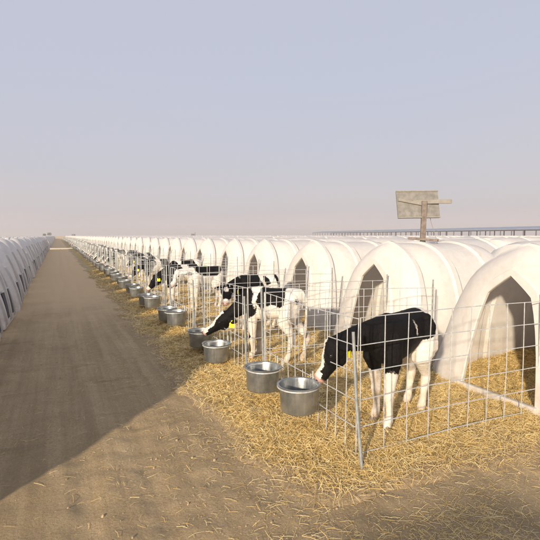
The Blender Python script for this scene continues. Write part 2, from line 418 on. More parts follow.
def strands(name, pts, lens, wid, label, lift=0.0, tilt=0.35):
    n_ = len(pts); V = np.zeros((n_, 6, 3)); T = np.zeros((n_, 6))
    ya = rng.uniform(0, 2 * np.pi, n_); pt = rng.normal(0, tilt, n_) ; bend = rng.normal(0, 0.13, n_)
    tone = np.clip(rng.normal(0.55, 0.25, n_), 0, 1)
    for k, s_ in enumerate((-0.5, 0.0, 0.5)):
        a = ya + bend * s_ * 2
        cx = pts[:, 0] + np.cos(a) * lens * s_ * np.cos(pt); cy = pts[:, 1] + np.sin(a) * lens * s_ * np.cos(pt)
        cz = pts[:, 2] + np.sin(pt) * lens * s_ + lift + (0.5 - abs(s_)) * lens * 0.10
        wx, wy = -np.sin(ya) * wid / 2, np.cos(ya) * wid / 2
        roll = wid * 0.35 * np.sin(ya * 7)
        V[:, 2 * k] = np.stack([cx + wx, cy + wy, cz + roll], 1); V[:, 2 * k + 1] = np.stack([cx - wx, cy - wy, cz - roll], 1)
    T[:] = tone[:, None]
    idx = np.arange(n_)[:, None] * 6
    F = np.concatenate([idx + np.array([[0, 1, 3, 2]]), idx + np.array([[2, 3, 5, 4]])], 0)
    me_ = bpy.data.meshes.new(name); me_.vertices.add(n_ * 6); me_.vertices.foreach_set('co', V.reshape(-1))
    me_.loops.add(F.size); me_.loops.foreach_set('vertex_index', F.reshape(-1).astype(np.int32))
    me_.polygons.add(len(F)); me_.polygons.foreach_set('loop_start', np.arange(len(F), dtype=np.int32) * 4)
    me_.update(calc_edges=True)
    at = me_.attributes.new('tone', 'FLOAT', 'POINT'); at.data.foreach_set('value', T.reshape(-1).astype(np.float32))
    return tag(finish(name, me_, M_STRAW, smooth=False), label, 'straw', kind='stuff')

def scatter(n_, xr, yr, ypow, accept):
    out_ = []
    while len(out_) < n_:
        x = random.uniform(*xr); y = yr[0] + (yr[1] - yr[0]) * random.random() ** ypow
        if accept(x, y): out_.append((x, y))
    return out_
P_ = [(x, y, bed_z(x, y)) for x, y in scatter(420000, (0.85, 5.0), (1.5, 20), 2.0, lambda x, y: bed_mask(x, y) > random.random() * 0.95 + 0.02)]
P_ = np.array(P_); L_ = 0.015 + 0.10 * rng.random(len(P_)) ** 1.8
strands('straw_stalks', P_, L_, 0.0009 + 0.00034 * P_[:, 1], 'loose golden straw stalks lying thick in and around the pens', 0.012)
P_ = [(x, y, gz(x, y)) for x, y in scatter(75000, (-0.9, 3.6), (0.7, 9), 1.5, lambda x, y: random.random() < (0.05 + 0.6 * max(0, min(1, (x - 0.1) / 1.3)) ** 2) * (0.35 + 1.3 * max(0, nz(x, y, 1.6, 12) + 0.25)))]
P_ = np.array(P_); L_ = 0.008 + 0.075 * rng.random(len(P_)) ** 3
strands('scattered_straw', P_, L_, 0.0011 * (0.8 + 8 * L_), 'stray straw stalks scattered over the bare dirt of the aisle', 0.004, 0.08)
# clods and pebbles
m_ = MB()
for x, y in scatter(700, (-1.0, 3.2), (0.7, 8), 1.5, lambda x, y: bed_mask(x, y) < 0.3):
    r_ = 0.0022 + 0.009 * random.random() ** 3; z0 = gz(x, y); b = len(m_.v)
    ang = random.random() * 6.28
    for k in range(5):
        a = ang + k * 1.2566; q = r_ * random.uniform(0.7, 1.25); m_.v.append((x + q * math.cos(a), y + q * math.sin(a), z0 - 0.001))
    for k in range(5):
        a = ang + 0.3 + k * 1.2566; q = r_ * random.uniform(0.4, 0.8); m_.v.append((x + q * math.cos(a), y + q * math.sin(a), z0 + r_ * random.uniform(0.6, 1.0)))
    for k in range(5): m_.f.append((b + k, b + (k + 1) % 5, b + 5 + (k + 1) % 5, b + 5 + k))
    m_.f.append(tuple(b + 5 + k for k in range(5)))
tag(m_.build('gravel', simple('dry_clod', (0.42, 0.32, 0.19), 0.95, 0, 0.35, 30, 0.3), smooth=False), 'small dry clods and pebbles strewn over the dirt', 'gravel', kind='stuff')

# ------------------------------------------------------------------ calf hutch
OUT = [(0.90, 0.0), (0.845, 0.2), (0.785, 0.43), (0.715, 0.70), (0.645, 0.89), (0.55, 1.07), (0.42, 1.195), (0.27, 1.29), (0.15, 1.342), (0.08, 1.368), (0.0, 1.382)]
BODY = [(0.865, 0.0), (0.845, 0.25), (0.815, 0.50), (0.77, 0.72), (0.72, 0.89), (0.645, 1.06), (0.51, 1.215), (0.37, 1.305), (0.25, 1.35), (0.12, 1.372), (0.0, 1.378)]
OPN = [(0.37, 0.0), (0.345, 0.25), (0.32, 0.46), (0.285, 0.66), (0.245, 0.83), (0.21, 0.935), (0.15, 0.985), (0.10, 1.025), (0.05, 1.063), (0.0, 1.10)]
def resample(prof, n_, square=True):
    P = [Vector(p) for p in prof]; d = [0]
    for a, b in zip(P, P[1:]): d.append(d[-1] + (b - a).length)
    res = []
    for k in range(n_ + 1):
        s_ = d[-1] * k / n_
        i = max(0, min(len(P) - 2, next((j for j in range(len(P) - 1) if d[j + 1] >= s_), len(P) - 2)))
        f = (s_ - d[i]) / (d[i + 1] - d[i]); res.append(P[i].lerp(P[i + 1], f))
    return res
def full(prof, n_):
    h = resample(prof, n_); return [(-p.x, p.y) for p in h] + [(p.x, p.y) for p in h[:-1][::-1]]
def rear_scale(x):
    u = min(1.0, max(0.0, (x - 1.60) / 0.61)); return 0.965 * (1 - 0.20 * u ** 2.2), 0.98 * max(0.03, (1 - u ** 2.1)) ** 0.62
def out_z(y):
    y = abs(y)
    for (y0, z0), (y1, z1) in zip(BODY, BODY[1:]):
        if y1 <= y <= y0: return z0 + (z1 - z0) * (y0 - y) / (y0 - y1)
    return 0.0
def rear_x(y, z):
    a, b = 1.60, 2.205
    for _ in range(30):
        c = (a + b) / 2; sy, sh = rear_scale(c)
        if out_z(y / sy) * sh > z: a = c
        else: b = c
    return a
def hutch_mesh(n_=18, lod=0):
    O_, Q_, D_ = full(OUT, n_), full(OPN, n_), full(BODY, n_)
    m = MB(); W = len(O_); rings = []
    def ring(pts):
        b = len(m.v); m.v.extend(pts); rings.append(b); return b
    def bridge(a, b):
        for i in range(W - 1): m.f.append((a + i, a + i + 1, b + i + 1, b + i))
    def prof(x, s_, hs=1.0, lean=0.0, w=0.0):
        return [(x + lean * o[1] * (1 - w), (o[0] * (1 - w) + d[0] * w) * s_, (o[1] * (1 - w) + d[1] * w) * hs) for o, d in zip(O_, D_)]
    # front wall, from the opening outwards: it leans back and turns convexly into the collar
    L = 0.15
    def lerp(t_, x, lean=L, so=0.965): return [(x + lean * (q[1] * (1 - t_) + o[1] * t_) / 1.1, q[0] * (1 - t_) + o[0] * so * t_, q[1] * (1 - t_) + (o[1] * so) * t_) for q, o in zip(Q_, O_)]
    if not lod:
        seq = [lerp(0.0, 0.035), lerp(0.0, 0.008), lerp(0.02, 0.0), lerp(0.26, 0.0), lerp(0.30, 0.026), lerp(0.60, 0.035), lerp(0.90, 0.085), lerp(0.985, 0.115, 0.17, 0.975)]
    else:
        seq = [lerp(0.0, 0.03), lerp(0.0, 0.0), lerp(0.6, 0.035), lerp(0.95, 0.095)]
    lean = 0.17
    seq += [prof(0.13, 0.985, 0.985, lean), prof(0.145, 1.0, 1.0, lean), prof(0.24, 1.0, 1.0, lean * 0.8), prof(0.262, 0.985, 0.987, lean * 0.8)]
    A, B_ = 0.965, 0.98
    seq += [prof(0.27, A, B_, lean * 0.8)]
    if not lod:
        for x_, w_, l_ in ((0.42, 0.3, 0.13), (0.54, 0.7, 0.12), (0.66, 0.95, 0.1)): seq.append(prof(x_, A, B_, l_, w_))
        for xr in (0.82, 1.42):
            seq += [prof(xr - 0.065, A, B_, 0, 1), prof(xr - 0.035, 0.988, 0.998, 0, 1), prof(xr + 0.035, 0.988, 0.998, 0, 1), prof(xr + 0.07, A, B_, 0, 1)]
            if xr < 1: seq.append(prof(1.10, A, B_, 0, 1))
    else:
        seq += [prof(0.55, A, B_, 0.1, 0.7), prof(1.5, A, B_, 0, 1)]
    # domed back
    for x_ in ((1.60, 1.70, 1.78, 1.86, 1.93, 1.99, 2.04, 2.09, 2.13, 2.165, 2.195, 2.205) if not lod else (1.75, 1.93, 2.08, 2.17, 2.205)):
        sy, sh = rear_scale(x_)
        seq.append([(x_, y * sy, z * sh) for y, z in D_])
    idx = [ring(r_) for r_ in seq]
    for a, b in zip(idx, idx[1:]): bridge(a, b)
    # close the rear below the last ring
    last = idx[-1]
    for i in range(W // 2): m.f.append((last + i, last + i + 1, last + W - 2 - i, last + W - 1 - i))
    me_ = m.mesh('hutch_shell')
    bm = bmesh.new(); bm.from_mesh(me_)
    bmesh.ops.remove_doubles(bm, verts=bm.verts, dist=0.0005)
    bmesh.ops.recalc_face_normals(bm, faces=bm.faces); bm.to_mesh(me_); bm.free()
    return me_

def make_hutch():
    root = empty('calf_hutch', (0, 0, 0))
    me_ = hutch_mesh(); finish('shell', me_, M_HUTCH, root, angle=28)
    # threshold board across the foot of the opening
    m = MB(); m.box((-0.02, -0.40, -0.02), (0.03, 0.40, 0.085)); t_ = m.build('threshold', M_HUTCH, root, smooth=False)
    md = t_.modifiers.new('b', 'BEVEL'); md.width = 0.012; md.segments = 2
    # two dark rear vent flaps following the dome, each with a pale lip, and a moulded rib between them
    def patch(y0, y1, z0, z1, off, back, ny=5, nzz=6):
        m = MB(); g = []
        for dz in (off, -back):
            for j in range(nzz + 1):
                for i in range(ny + 1):
                    y = y0 + (y1 - y0) * i / ny; z = z0 + (z1 - z0) * j / nzz; g.append((rear_x(y, z) + dz, y, z + dz * 0.4))
        m.v = g; w = ny + 1; T = (nzz + 1) * w
        for j in range(nzz):
            for i in range(ny):
                a = j * w + i; m.f += [(a, a + 1, a + 1 + w, a + w), (T + a + w, T + a + 1 + w, T + a + 1, T + a)]
        for i in range(ny): m.f += [(i, T + i, T + i + 1, i + 1), (nzz * w + i + 1, nzz * w + T + i + 1, nzz * w + T + i, nzz * w + i)]
        for j in range(nzz): m.f += [(j * w + w, j * w + T + w, j * w + T, j * w), (j * w + ny, j * w + ny + T, (j + 1) * w + ny + T, (j + 1) * w + ny)]
        return m
    for s_ in (-1, 1):
        c = s_ * 0.30
        v_ = patch(c - 0.095, c + 0.095, 0.12, 0.52, 0.018, 0.03).build('rear_vent', M_VENT, root, angle=50)
        patch(c - 0.11, c + 0.11, 0.53, 0.55, 0.026, 0.03).build('lip', M_HUTCH, v_, angle=50)
    patch(-0.035, 0.035, 0.05, 1.05, 0.03, 0.03, 2, 14).build('rib', M_HUTCH, root, angle=50)
    for s_ in (-1, 1): patch(s_ * 0.53 - 0.03, s_ * 0.53 + 0.03, 0.05, 0.85, 0.03, 0.03, 2, 14).build('rib', M_HUTCH, root, angle=50)
    return root

HG = 'white calf hutches set out in long rows'
hutch0 = make_hutch()
near_labels = [
    'nearest white hutch, its whole arched doorway and straw inside showing',
    'white hutch behind the nearest calf, with the timber stand on its roof',
    'third white hutch of the fenced row counted from the camera',
    'fourth white hutch of the fenced row, its dark doorway narrow, above the black-backed calf',
    'white hutch fifth from the near end of the fenced row',
    'white hutch sixth from the near end of the fenced row',
    'white hutch seventh from the near end of the fenced row']
jit = lambda a: random.uniform(-a, a)
far_shell = hutch_mesh(8, 1); far_shell.materials.append(M_HUTCH)
far_shell.polygons.foreach_set('use_smooth', [True] * len(far_shell.polygons)); far_shell.set_sharp_from_angle(angle=R(35))
used0 = False
LY0 = 3.0
BZ = {(0, 0): 0.377, (0, 1): 0.345, (1, 0): 0.270, (1, 1): 0.300, (2, 0): 0.345, (2, 1): 0.305}
def put_hutch(x, y, label, vents, far=False, j=1.0, flip=False):
    global used0
    if far:
        o = bpy.data.objects.new('calf_hutch', far_shell); COL.objects.link(o)
    elif not used0: o = hutch0; used0 = True
    else: o = copy_tree(hutch0, None, () if vents else ('rear_vent', 'rib'))
    o.location = (x + jit(0.045) * j, y + jit(0.035) * j, jit(0.006) * j); o.rotation_euler = (R(jit(0.8) * j), R(jit(0.7) * j), R(jit(2.0) * j))
    if flip: o.location.x = x - PERIOD + 2 * HL + 0.12; o.location.z += 0.03; o.rotation_euler.z += math.pi
    return tag(o, label, 'calf hutch', HG)
for i in range(90):
    lab = near_labels[i] if i < len(near_labels) else 'far white hutch in the row behind the wire pens'
    put_hutch(HX, HY0 + i * S, lab, i < 6, i > 30, 0.4 if i < 3 else 1)
for i in range(80):
    if i in (26, 27, 28): continue          # a cross lane lets the sun through
    if i < 3: lab = 'white hutch in the shaded row whose rounded backs edge the aisle'
    else: lab = 'white hutch in the shaded row whose rounded backs edge the aisle'
    put_hutch(HX - PERIOD, LY0 + i * S, lab, i < 30, i > 45)
for i in range(3): put_hutch(HX - PERIOD, LY0 - 4.75 - i * S, 'white hutch of the next block, out of view, shading the near right corner', False, False)
for r_, n_ in ((1, 50), (2, 40), (-2, 20), (3, 20)):
    for i in range(n_):
        put_hutch(HX + PERIOD * r_, HY0 + (i + (0 if r_ > 0 else 8)) * S, 'white hutch in the further rows beyond, only its curved top showing', False, True, 1, r_ > 0)
# everything beyond, which nobody could count
base_v = np.array([v.co[:] for v in far_shell.vertices]); base_f = [tuple(p.vertices) for p in far_shell.polygons]
lite = MB()
LP = [(0.88, 0.0), (0.82, 0.75), (0.64, 1.08), (0.36, 1.30), (0.0, 1.37), (-0.36, 1.30), (-0.64, 1.08), (-0.82, 0.75), (-0.88, 0.0)]
for r_ in range(-14, 46):
    n0 = {1: 50, 2: 40, 3: 20}.get(r_, 0); 
    if r_ == 0: n0 = 90
    if r_ == -1: n0 = 80
    a0, a1 = (8, 28) if r_ == -2 else (0, n0)
    for i in range(0, 120 if r_ < 12 else 100):
        if a0 <= i < a1: continue
        x = HX + PERIOD * r_ + jit(0.05); y = HY0 + i * S + jit(0.05); hs = 1 + jit(0.012)
        if r_ < -1 and y < 5: continue
        if (x * 1.0) > 60 and y < x * 0.35: continue
        b = len(lite.v)
        for xx, s_ in ((0, 1.0), (0.14, 1.0), (0.18, 0.94), (1.85, 0.94), (2.15, 0.62)):
            if r_ > 0: xx = 2 * HL - PERIOD + 0.12 - xx
            for yy, zz in LP: lite.v.append((x + xx, y + yy * min(1, s_ + (0.25 if s_ < 0.9 else 0)), zz * s_ * hs * (1.03 if r_ > 0 else 1)))
        W = len(LP)
        for k in range(4):
            for q in range(W - 1): lite.f.append((b + k * W + q, b + (k + 1) * W + q, b + (k + 1) * W + q + 1, b + k * W + q + 1))
        lite.f.append(tuple(b + q for q in range(W)))
tag(lite.build('distant_hutches', M_HUTCH, angle=35), 'mass of white hutch roofs running to the horizon as a pale band', 'calf hutches', kind='stuff')

# ------------------------------------------------------------------ wire pens
WR = 0.0034
HZ = [0.055, 0.23, 0.405, 0.58, 0.755, 0.93]
def wire_panel(name, p0, p1, root, n_v, zs=HZ, gap=(), r=WR, wob=0.006, tops=None):
    """mesh panel from p0 to p1; gap = list of (u0,u1,z0,z1) openings."""
    m = MB(); a = Vector((*p0, 0)); b = Vector((*p1, 0)); d = (b - a)
    ph = random.random() * 10
    def P(u, z):
        q = a + d * u; k = d.cross(Vector((0, 0, 1))).normalized()
        q += k * (wob * math.sin(u * 7 + z * 5 + ph)); q.z = z + 0.012 * math.sin(u * 3 + ph); return q
    for z in zs:
        segs = [(0, 1)]
        for g in gap:
            if g[2] < z < g[3]:
                ns = []
                for s0, s1 in segs:
                    if g[0] > s0: ns.append((s0, min(s1, g[0])))
                    if g[1] < s1: ns.append((max(s0, g[1]), s1))
                segs = [s for s in ns if s[1] - s[0] > 0.01]
        for s0, s1 in segs:
            k = max(2, int((s1 - s0) * 8)); m.tube([P(s0 + (s1 - s0) * i / k, z) for i in range(k + 1)], r, 5)
    for i in range(n_v + 1):
        u = i / n_v; cuts = [(0.0, zs[-1] + 0.004)]
        for g in gap:
            if g[0] + 0.001 < u < g[1] - 0.001: cuts = [(0.0, g[2]), (g[3], zs[-1] + 0.004)]
        k_ = d.cross(Vector((0, 0, 1))).normalized() * (r * 1.6)
        for z0, z1 in cuts:
            m.tube([P(u, z0) + k_, P(u, (z0 + z1) / 2) + k_, P(u, z1) + k_], r, 5)
    return m.build(name, M_GALV, root)

def make_pen():
    root = empty('wire_pen', (0, 0, 0))
    # local: x = world x, y measured from PY0
    W_ = PY1 - PY0
    wire_panel('side_panel', (FX + 0.01, 0.0), (HX + 0.06, 0.03), root, 9)
    wire_panel('side_panel', (FX + 0.01, W_), (HX + 0.10, W_ - 0.28), root, 9, [z - 0.01 for z in HZ])
    wire_panel('front_panel', (FX, 0.02), (FX, W_ - 0.02), root, 12, gap=[(0.25, 0.5833, 0.42, 0.90), (0.6667, 0.9167, 0.42, 0.76)])
    for y in (0.0, W_):
        m = MB(); m.tube([(FX - 0.062, y - 0.150, -0.06), (FX - 0.026, y - 0.020, 0.4), (FX - 0.012, y + 0.045, 0.84)] if y == 0 else [(FX + 0.012, y, -0.06), (FX - 0.005, y + 0.002, 0.5), (FX - 0.018, y, 0.965)], 0.0105, 8)
        m.build('corner_post', M_POST, root)
    for y in (0.03, W_ - 0.28):
        m = MB(); m.tube([(HX + 0.075, y, -0.02), (HX + 0.075, y, 1.0)], 0.008, 6); m.build('rear_post', M_POST, root)
    # hoops that carry the two buckets
    for y in (2.875 - PY0, 3.48 - PY0):
        m = MB(); c = (1.551, y, 0.352)
        m.tube([(c[0] + 0.149 * math.cos(a), c[1] + 0.149 * math.sin(a), c[2]) for a in np.linspace(0, 2 * math.pi, 25)], 0.006, 6, caps=False)
        m.tube([(c[0] + 0.14, y - 0.05, 0.352), (FX + 0.004, y - 0.05, 0.352), (FX + 0.004, y - 0.05, 0.43)], 0.0045, 5)
        m.tube([(c[0] + 0.14, y + 0.05, 0.352), (FX + 0.004, y + 0.05, 0.352), (FX + 0.004, y + 0.05, 0.43)], 0.0045, 5)
        m.build('bucket_hoop', M_GALV, root)
    return root
PG = 'galvanised wire calf pens in front of the hutches'
pen0 = make_pen()
pl = ['nearest galvanised wire pen, holding the black calf with white hindquarters',
      'second wire pen from the near end, its calf reaching out to a bucket',
      'third wire pen from the near end, round the black-backed calf with white rings',
      'fourth wire pen from the near end, round the mostly white calf',
      'fifth wire pen from the near end, its calves half hidden by mesh']
for i in range(80):
    o = pen0 if i == 0 else copy_tree(pen0, None, () if i < 40 else ('bucket_hoop', 'rear_post'))
    o.location = (jit(0.012) if i else 0, PY0 + i * S + (jit(0.015) if i else 0), 0)
    if i: o.rotation_euler = (0, 0, R(jit(0.5)))
    hoops = sorted([c for c in o.children if c.name.startswith('bucket_hoop')], key=lambda c: sum(v.co.y for v in c.data.vertices) / len(c.data.vertices))
    for k, c in enumerate(hoops): c.location.z = BZ.get((i, k), 0.325 + 0.03 * math.sin(i * 7.3 + k * 2)) - 0.366
    tag(o, pl[i] if i < 5 else 'far galvanised wire pen in the long run of pens', 'wire pen', PG)

# ------------------------------------------------------------------ buckets
def make_bucket():
    root = empty('steel_bucket', (0, 0, 0))      # origin at the rim centre height
    m = MB()
    m.lathe([(0.0, -0.193), (0.118, -0.193), (0.128, -0.188), (0.132, -0.178), (0.1425, -0.012), (0.1445, -0.004), (0.158, 0.0), (0.1595, 0.004), (0.156, 0.006), (0.143, 0.002), (0.1395, -0.010), (0.128, -0.176), (0.0, -0.185)], 48)
    m.build('pail', M_BUCKET, root, angle=50)
    return root
bk0 = make_bucket()
m = MB(); m.lathe([(0.0, -0.122), (0.06, -0.118), (0.1342, -0.125)], 32); f0 = m.build('feed', M_FEED, bk0)
bk1 = copy_tree(bk0); 
for ch in list(bk1.children):
    if ch.name.startswith('feed'): bpy.data.objects.remove(ch)
m = MB(); m.lathe([(0.0, -0.085), (0.1358, -0.085)], 32); m.build('water', M_WATER, bk1)
BG = 'steel buckets hung along the front of the pens'
bl = {(0, 0): 'nearest steel bucket, hung under the muzzle of the closest calf', (0, 1): 'steel bucket hung just behind the nearest one, no calf at it',
      (1, 0): 'steel bucket with the nose of a white-blazed calf resting on its rim', (1, 1): 'steel bucket partly hidden behind the one the white-blazed calf feeds from'}
ub = [False, False]
for i in range(60):
    for k in (0, 1):
        src = bk0 if k == 0 else bk1
        o = src if not ub[k] else copy_tree(src); ub[k] = True
        y = (2.875 if k == 0 else 3.48) + i * S
        o.location = (1.551 + jit(0.008), y + jit(0.01), BZ.get((i, k), 0.325 + 0.03 * math.sin(i * 7.3 + k * 2))); o.rotation_euler = (R(jit(1.2)), R(jit(1.5)), jit(3))
        lab = bl.get((i, k), 'steel bucket hung on a farther pen down the line')
        tag(o, lab, 'bucket', BG)

# ------------------------------------------------------------------ calves
def ellip_loft(m, st, n_=20, axis=None):
    """stations: (centre, half_width(y), half_height, forward dir) -> closed loft"""
    b0 = len(m.v)
    for c, hw, hh, fw in st:
        fw = Vector(fw).normalized(); up = Vector((0, 0, 1)); side = up.cross(fw)
        if side.length < 0.1: side = Vector((0, 1, 0))
        side.normalize(); u = fw.cross(side)
        for k in range(n_):
            a = 2 * math.pi * k / n_; m.v.append(tuple(Vector(c) + side * (hw * math.cos(a)) + u * (hh * math.sin(a))))
    for i in range(len(st) - 1):
        for k in range(n_):
            a = b0 + i * n_ + k; c = b0 + i * n_ + (k + 1) % n_; m.f.append((a, c, c + n_, a + n_))
    m.f.append(tuple(b0 + k for k in reversed(range(n_)))); e = b0 + (len(st) - 1) * n_; m.f.append(tuple(e + k for k in range(n_)))

def ball(m, c, r, n_=12, sc=(1, 1, 1), rot=None):
    b = len(m.v); rows = n_ // 2
    for i in range(rows + 1):
        th = math.pi * i / rows
        for k in range(n_):
            a = 2 * math.pi * k / n_; v = Vector((math.sin(th) * math.cos(a) * sc[0], math.sin(th) * math.sin(a) * sc[1], math.cos(th) * sc[2])) * r
            if rot: v = rot @ v
            m.v.append(tuple(Vector(c) + v))
    for i in range(rows):
        for k in range(n_):
            a = b + i * n_ + k; d = b + i * n_ + (k + 1) % n_; m.f.append((a, a + n_, d + n_, d))

def caps(m, pts, rs):
    pts = [Vector(p) for p in pts]
    for (a, ra), (b, rb) in zip(zip(pts, rs), zip(pts[1:], rs[1:])):
        n_ = max(2, int((b - a).length / (min(ra, rb) * 0.5)))
        for i in range(n_ + 1):
            t_ = i / n_; ball(m, a.lerp(b, t_), ra + (rb - ra) * t_, 10)

def remeshed(m, name, voxel, smooth=6):
    me_ = m.mesh(name + '_raw'); o = bpy.data.objects.new('tmp', me_); COL.objects.link(o)
    md = o.modifiers.new('r', 'REMESH'); md.mode = 'VOXEL'; md.voxel_size = voxel
    s_ = o.modifiers.new('s', 'SMOOTH'); s_.iterations = smooth; s_.factor = 0.5
    dg = bpy.context.evaluated_depsgraph_get(); res = bpy.data.meshes.new_from_object(o.evaluated_get(dg))
    bpy.data.objects.remove(o); bpy.data.meshes.remove(me_); res.name = name
    return res

def make_calf(name_key, poll, muzzle, patches, star=None, legs=None, head_up=(0, 0, 1), voxel=0.009, ear=1.0, tail=True, tagside=1, tagged=True, head_black=True, roll=0.0, spots=(), bw=0.016):
    """local frame: +x forward, z up.  poll/muzzle: local points of the head."""
    root = empty('calf', (0, 0, 0)); m = MB()
    lg = dict(fl=(0.215, 0.0), fr=(0.215, 0.0), hl=(-0.26, 0.0), hr=(-0.26, 0.0))
    if legs: lg.update(legs)
    X = (1, 0, 0)
    ellip_loft(m, [((-0.375, 0, 0.715), 0.035, 0.05, X), ((-0.355, 0, 0.71), 0.085, 0.10, X), ((-0.30, 0, 0.695), 0.122, 0.145, X), ((-0.20, 0, 0.68), 0.132, 0.16, X),
                   ((-0.08, 0, 0.66), 0.142, 0.172, X), ((0.04, 0, 0.648), 0.150, 0.182, X), ((0.14, 0, 0.645), 0.142, 0.19, X), ((0.22, 0, 0.655), 0.122, 0.185, X),
                   ((0.29, 0, 0.665), 0.095, 0.15, X), ((0.335, 0, 0.66), 0.055, 0.09, X)], 24)
    # spine, hips and withers
    caps(m, [(-0.33, 0, 0.80), (-0.2, 0, 0.805), (0, 0, 0.79), (0.17, 0, 0.81)], [0.035, 0.035, 0.03, 0.038])
    for s in (-1, 1): ball(m, (-0.24, s * 0.10, 0.765), 0.045, 12)
    poll = Vector(poll); muzzle = Vector(muzzle)
    # neck: from the chest to the poll
    nb_ = Vector((0.24, 0, 0.70)); mid = nb_.lerp(poll, 0.5) + Vector((0, 0, 0.01))
    d = poll - nb_
    for t_ in np.linspace(0, 1, 12):
        c = nb_ * (1 - t_) ** 2 + mid * 2 * t_ * (1 - t_) + poll * t_ ** 2
        r_ = 0.132 * (1 - t_) + 0.066 * t_
        ang = math.atan2(d.y, d.x)
        ball(m, c, r_, 14, (1.0, 0.66 + 0.2 * t_, 1.0), Matrix.Rotation(ang, 3, 'Z'))
    # head
    hd = (muzzle - poll); hl = hd.length; f = hd / hl
    up = Vector(head_up); up = (up - f * up.dot(f)).normalized(); side = up.cross(f)
    if roll:
        q = Matrix.Rotation(roll, 3, f); up = q @ up; side = q @ side
    RM = Matrix((f, side, up)).transposed()
    HK = 1.22
    def H(a, b, c): b *= HK; c *= HK; return poll + f * (a * hl) + side * b + up * c
    ball(m, H(0.05, 0, -0.015), 0.070 * HK, 16, (1.0, 0.95, 1.0), RM)
    ball(m, H(0.22, 0, -0.012), 0.069 * HK, 16, (1.05, 0.97, 1.0), RM)
    for t_, r_, w_, dz in ((0.36, 0.061, 0.88, -0.014), (0.48, 0.050, 0.76, -0.018), (0.60, 0.043, 0.76, -0.024), (0.72, 0.039, 0.90, -0.028), (0.84, 0.040, 1.06, -0.028), (0.94, 0.037, 1.18, -0.026)):
        ball(m, H(t_, 0, dz), r_ * HK, 14, (1.0, w_, 1.0), RM)
    for s in (-1, 1): ball(m, H(0.30, s * 0.026, -0.058), 0.040 * HK, 12, (1.25, 0.75, 0.95), RM)
    ball(m, H(0.10, 0, 0.045), 0.040 * HK, 12, (1.0, 1.0, 0.7), RM)       # jaw angle
    caps(m, [H(0.35, 0, -0.062), H(0.9, 0, -0.048)], [0.030, 0.022])
    for s in (-1, 1): ball(m, H(0.30, s * 0.052, 0.020), 0.022, 10, (1.2, 0.8, 0.8), RM)    # brow
    # legs: upper parts merge with the trunk
    def leg(front, s, key):
        x0, dy = lg[key]; y = s * 0.085 + dy
        if front:
            pts = [(0.20, s * 0.075, 0.66), (0.215, s * 0.092, 0.52), (x0 * 0.5 + 0.10, (s * 0.095 + y) / 2, 0.44), (x0 - 0.005, y, 0.275), (x0 + 0.003, y, 0.255), (x0 - 0.008, y, 0.17), (x0 - 0.012, y, 0.10), (x0 + 0.002, y, 0.070), (x0 + 0.016, y, 0.035)]
            rs = [0.084, 0.072, 0.056, 0.040, 0.042, 0.030, 0.030, 0.037, 0.033]
        else:
            dx = x0 + 0.26
            pts = [(-0.26, s * 0.075, 0.68), (-0.235, s * 0.098, 0.56), (-0.19 + dx * 0.2, s * 0.10, 0.47), (-0.255 + dx * 0.5, (s * 0.1 + y) / 2, 0.385), (-0.325 + dx * 0.9, y, 0.305), (-0.322 + dx * 0.95, y, 0.27), (-0.298 + dx, y, 0.17), (-0.288 + dx, y, 0.10), (-0.272 + dx, y, 0.068), (-0.258 + dx, y, 0.035)]
            rs = [0.114, 0.108, 0.084, 0.056, 0.040, 0.042, 0.030, 0.030, 0.037, 0.034]
        caps(m, pts, rs); return Vector(pts[-1])
    feet = [leg(True, 1, 'fl'), leg(True, -1, 'fr'), leg(False, 1, 'hl'), leg(False, -1, 'hr')]
    if tail:
        caps(m, [(-0.355, 0, 0.79), (-0.40, 0.004, 0.72), (-0.405, 0.01, 0.55), (-0.395, 0.015, 0.40)], [0.024, 0.017, 0.013, 0.022])
        caps(m, [(-0.395, 0.015, 0.40), (-0.39, 0.018, 0.30)], [0.023, 0.010])
    # ears are part of the same skin
    ears = []
    for s in (-1, 1):
        b0 = H(0.0, s * 0.058, 0.010); tip = H(-0.20, s * 0.160, -0.035 * ear)
        for t_ in np.linspace(0, 1, 14):
            w_ = math.sin(math.pi * min(1, 0.18 + t_ * 0.80)) * 0.040 + 0.006
            dr = (tip - b0).normalized(); nr = dr.cross(f).normalized(); cr_ = nr.cross(dr)
            Q = Matrix((dr, cr_, nr)).transposed()
            ball(m, b0.lerp(tip, t_), w_, 10, (0.8, 1.0, 0.33), Q)
        ears.append((b0, tip))
    me_ = remeshed(m, 'calf_body', voxel, 4)
    nV = len(me_.vertices); co = np.zeros(nV * 3); me_.vertices.foreach_get('co', co); co = co.reshape(-1, 3)
    coat = np.full(nV, -0.3); soil = np.zeros(nV); pink = np.zeros(nV)
    for i in range(nV):
        p = Vector(co[i]); wv = mnoise.noise_vector(p * 6.0) * 0.034 + mnoise.noise_vector(p * 17.0) * 0.010
        q = p + wv; val = -0.3
        for sgn, c, r_, s3 in patches:      # ellipsoids: +black / -white, later ones win
            dd = math.sqrt(((q.x - c[0]) / s3[0]) ** 2 + ((q.y - c[1]) / s3[1]) ** 2 + ((q.z - c[2]) / s3[2]) ** 2)
            k = (r_ - dd) * min(s3)
            val = max(val, k) if sgn > 0 else min(val, -k)
        # head coordinates
        h = p - poll; ha, hb, hc = h.dot(f) / hl, h.dot(side), h.dot(up)
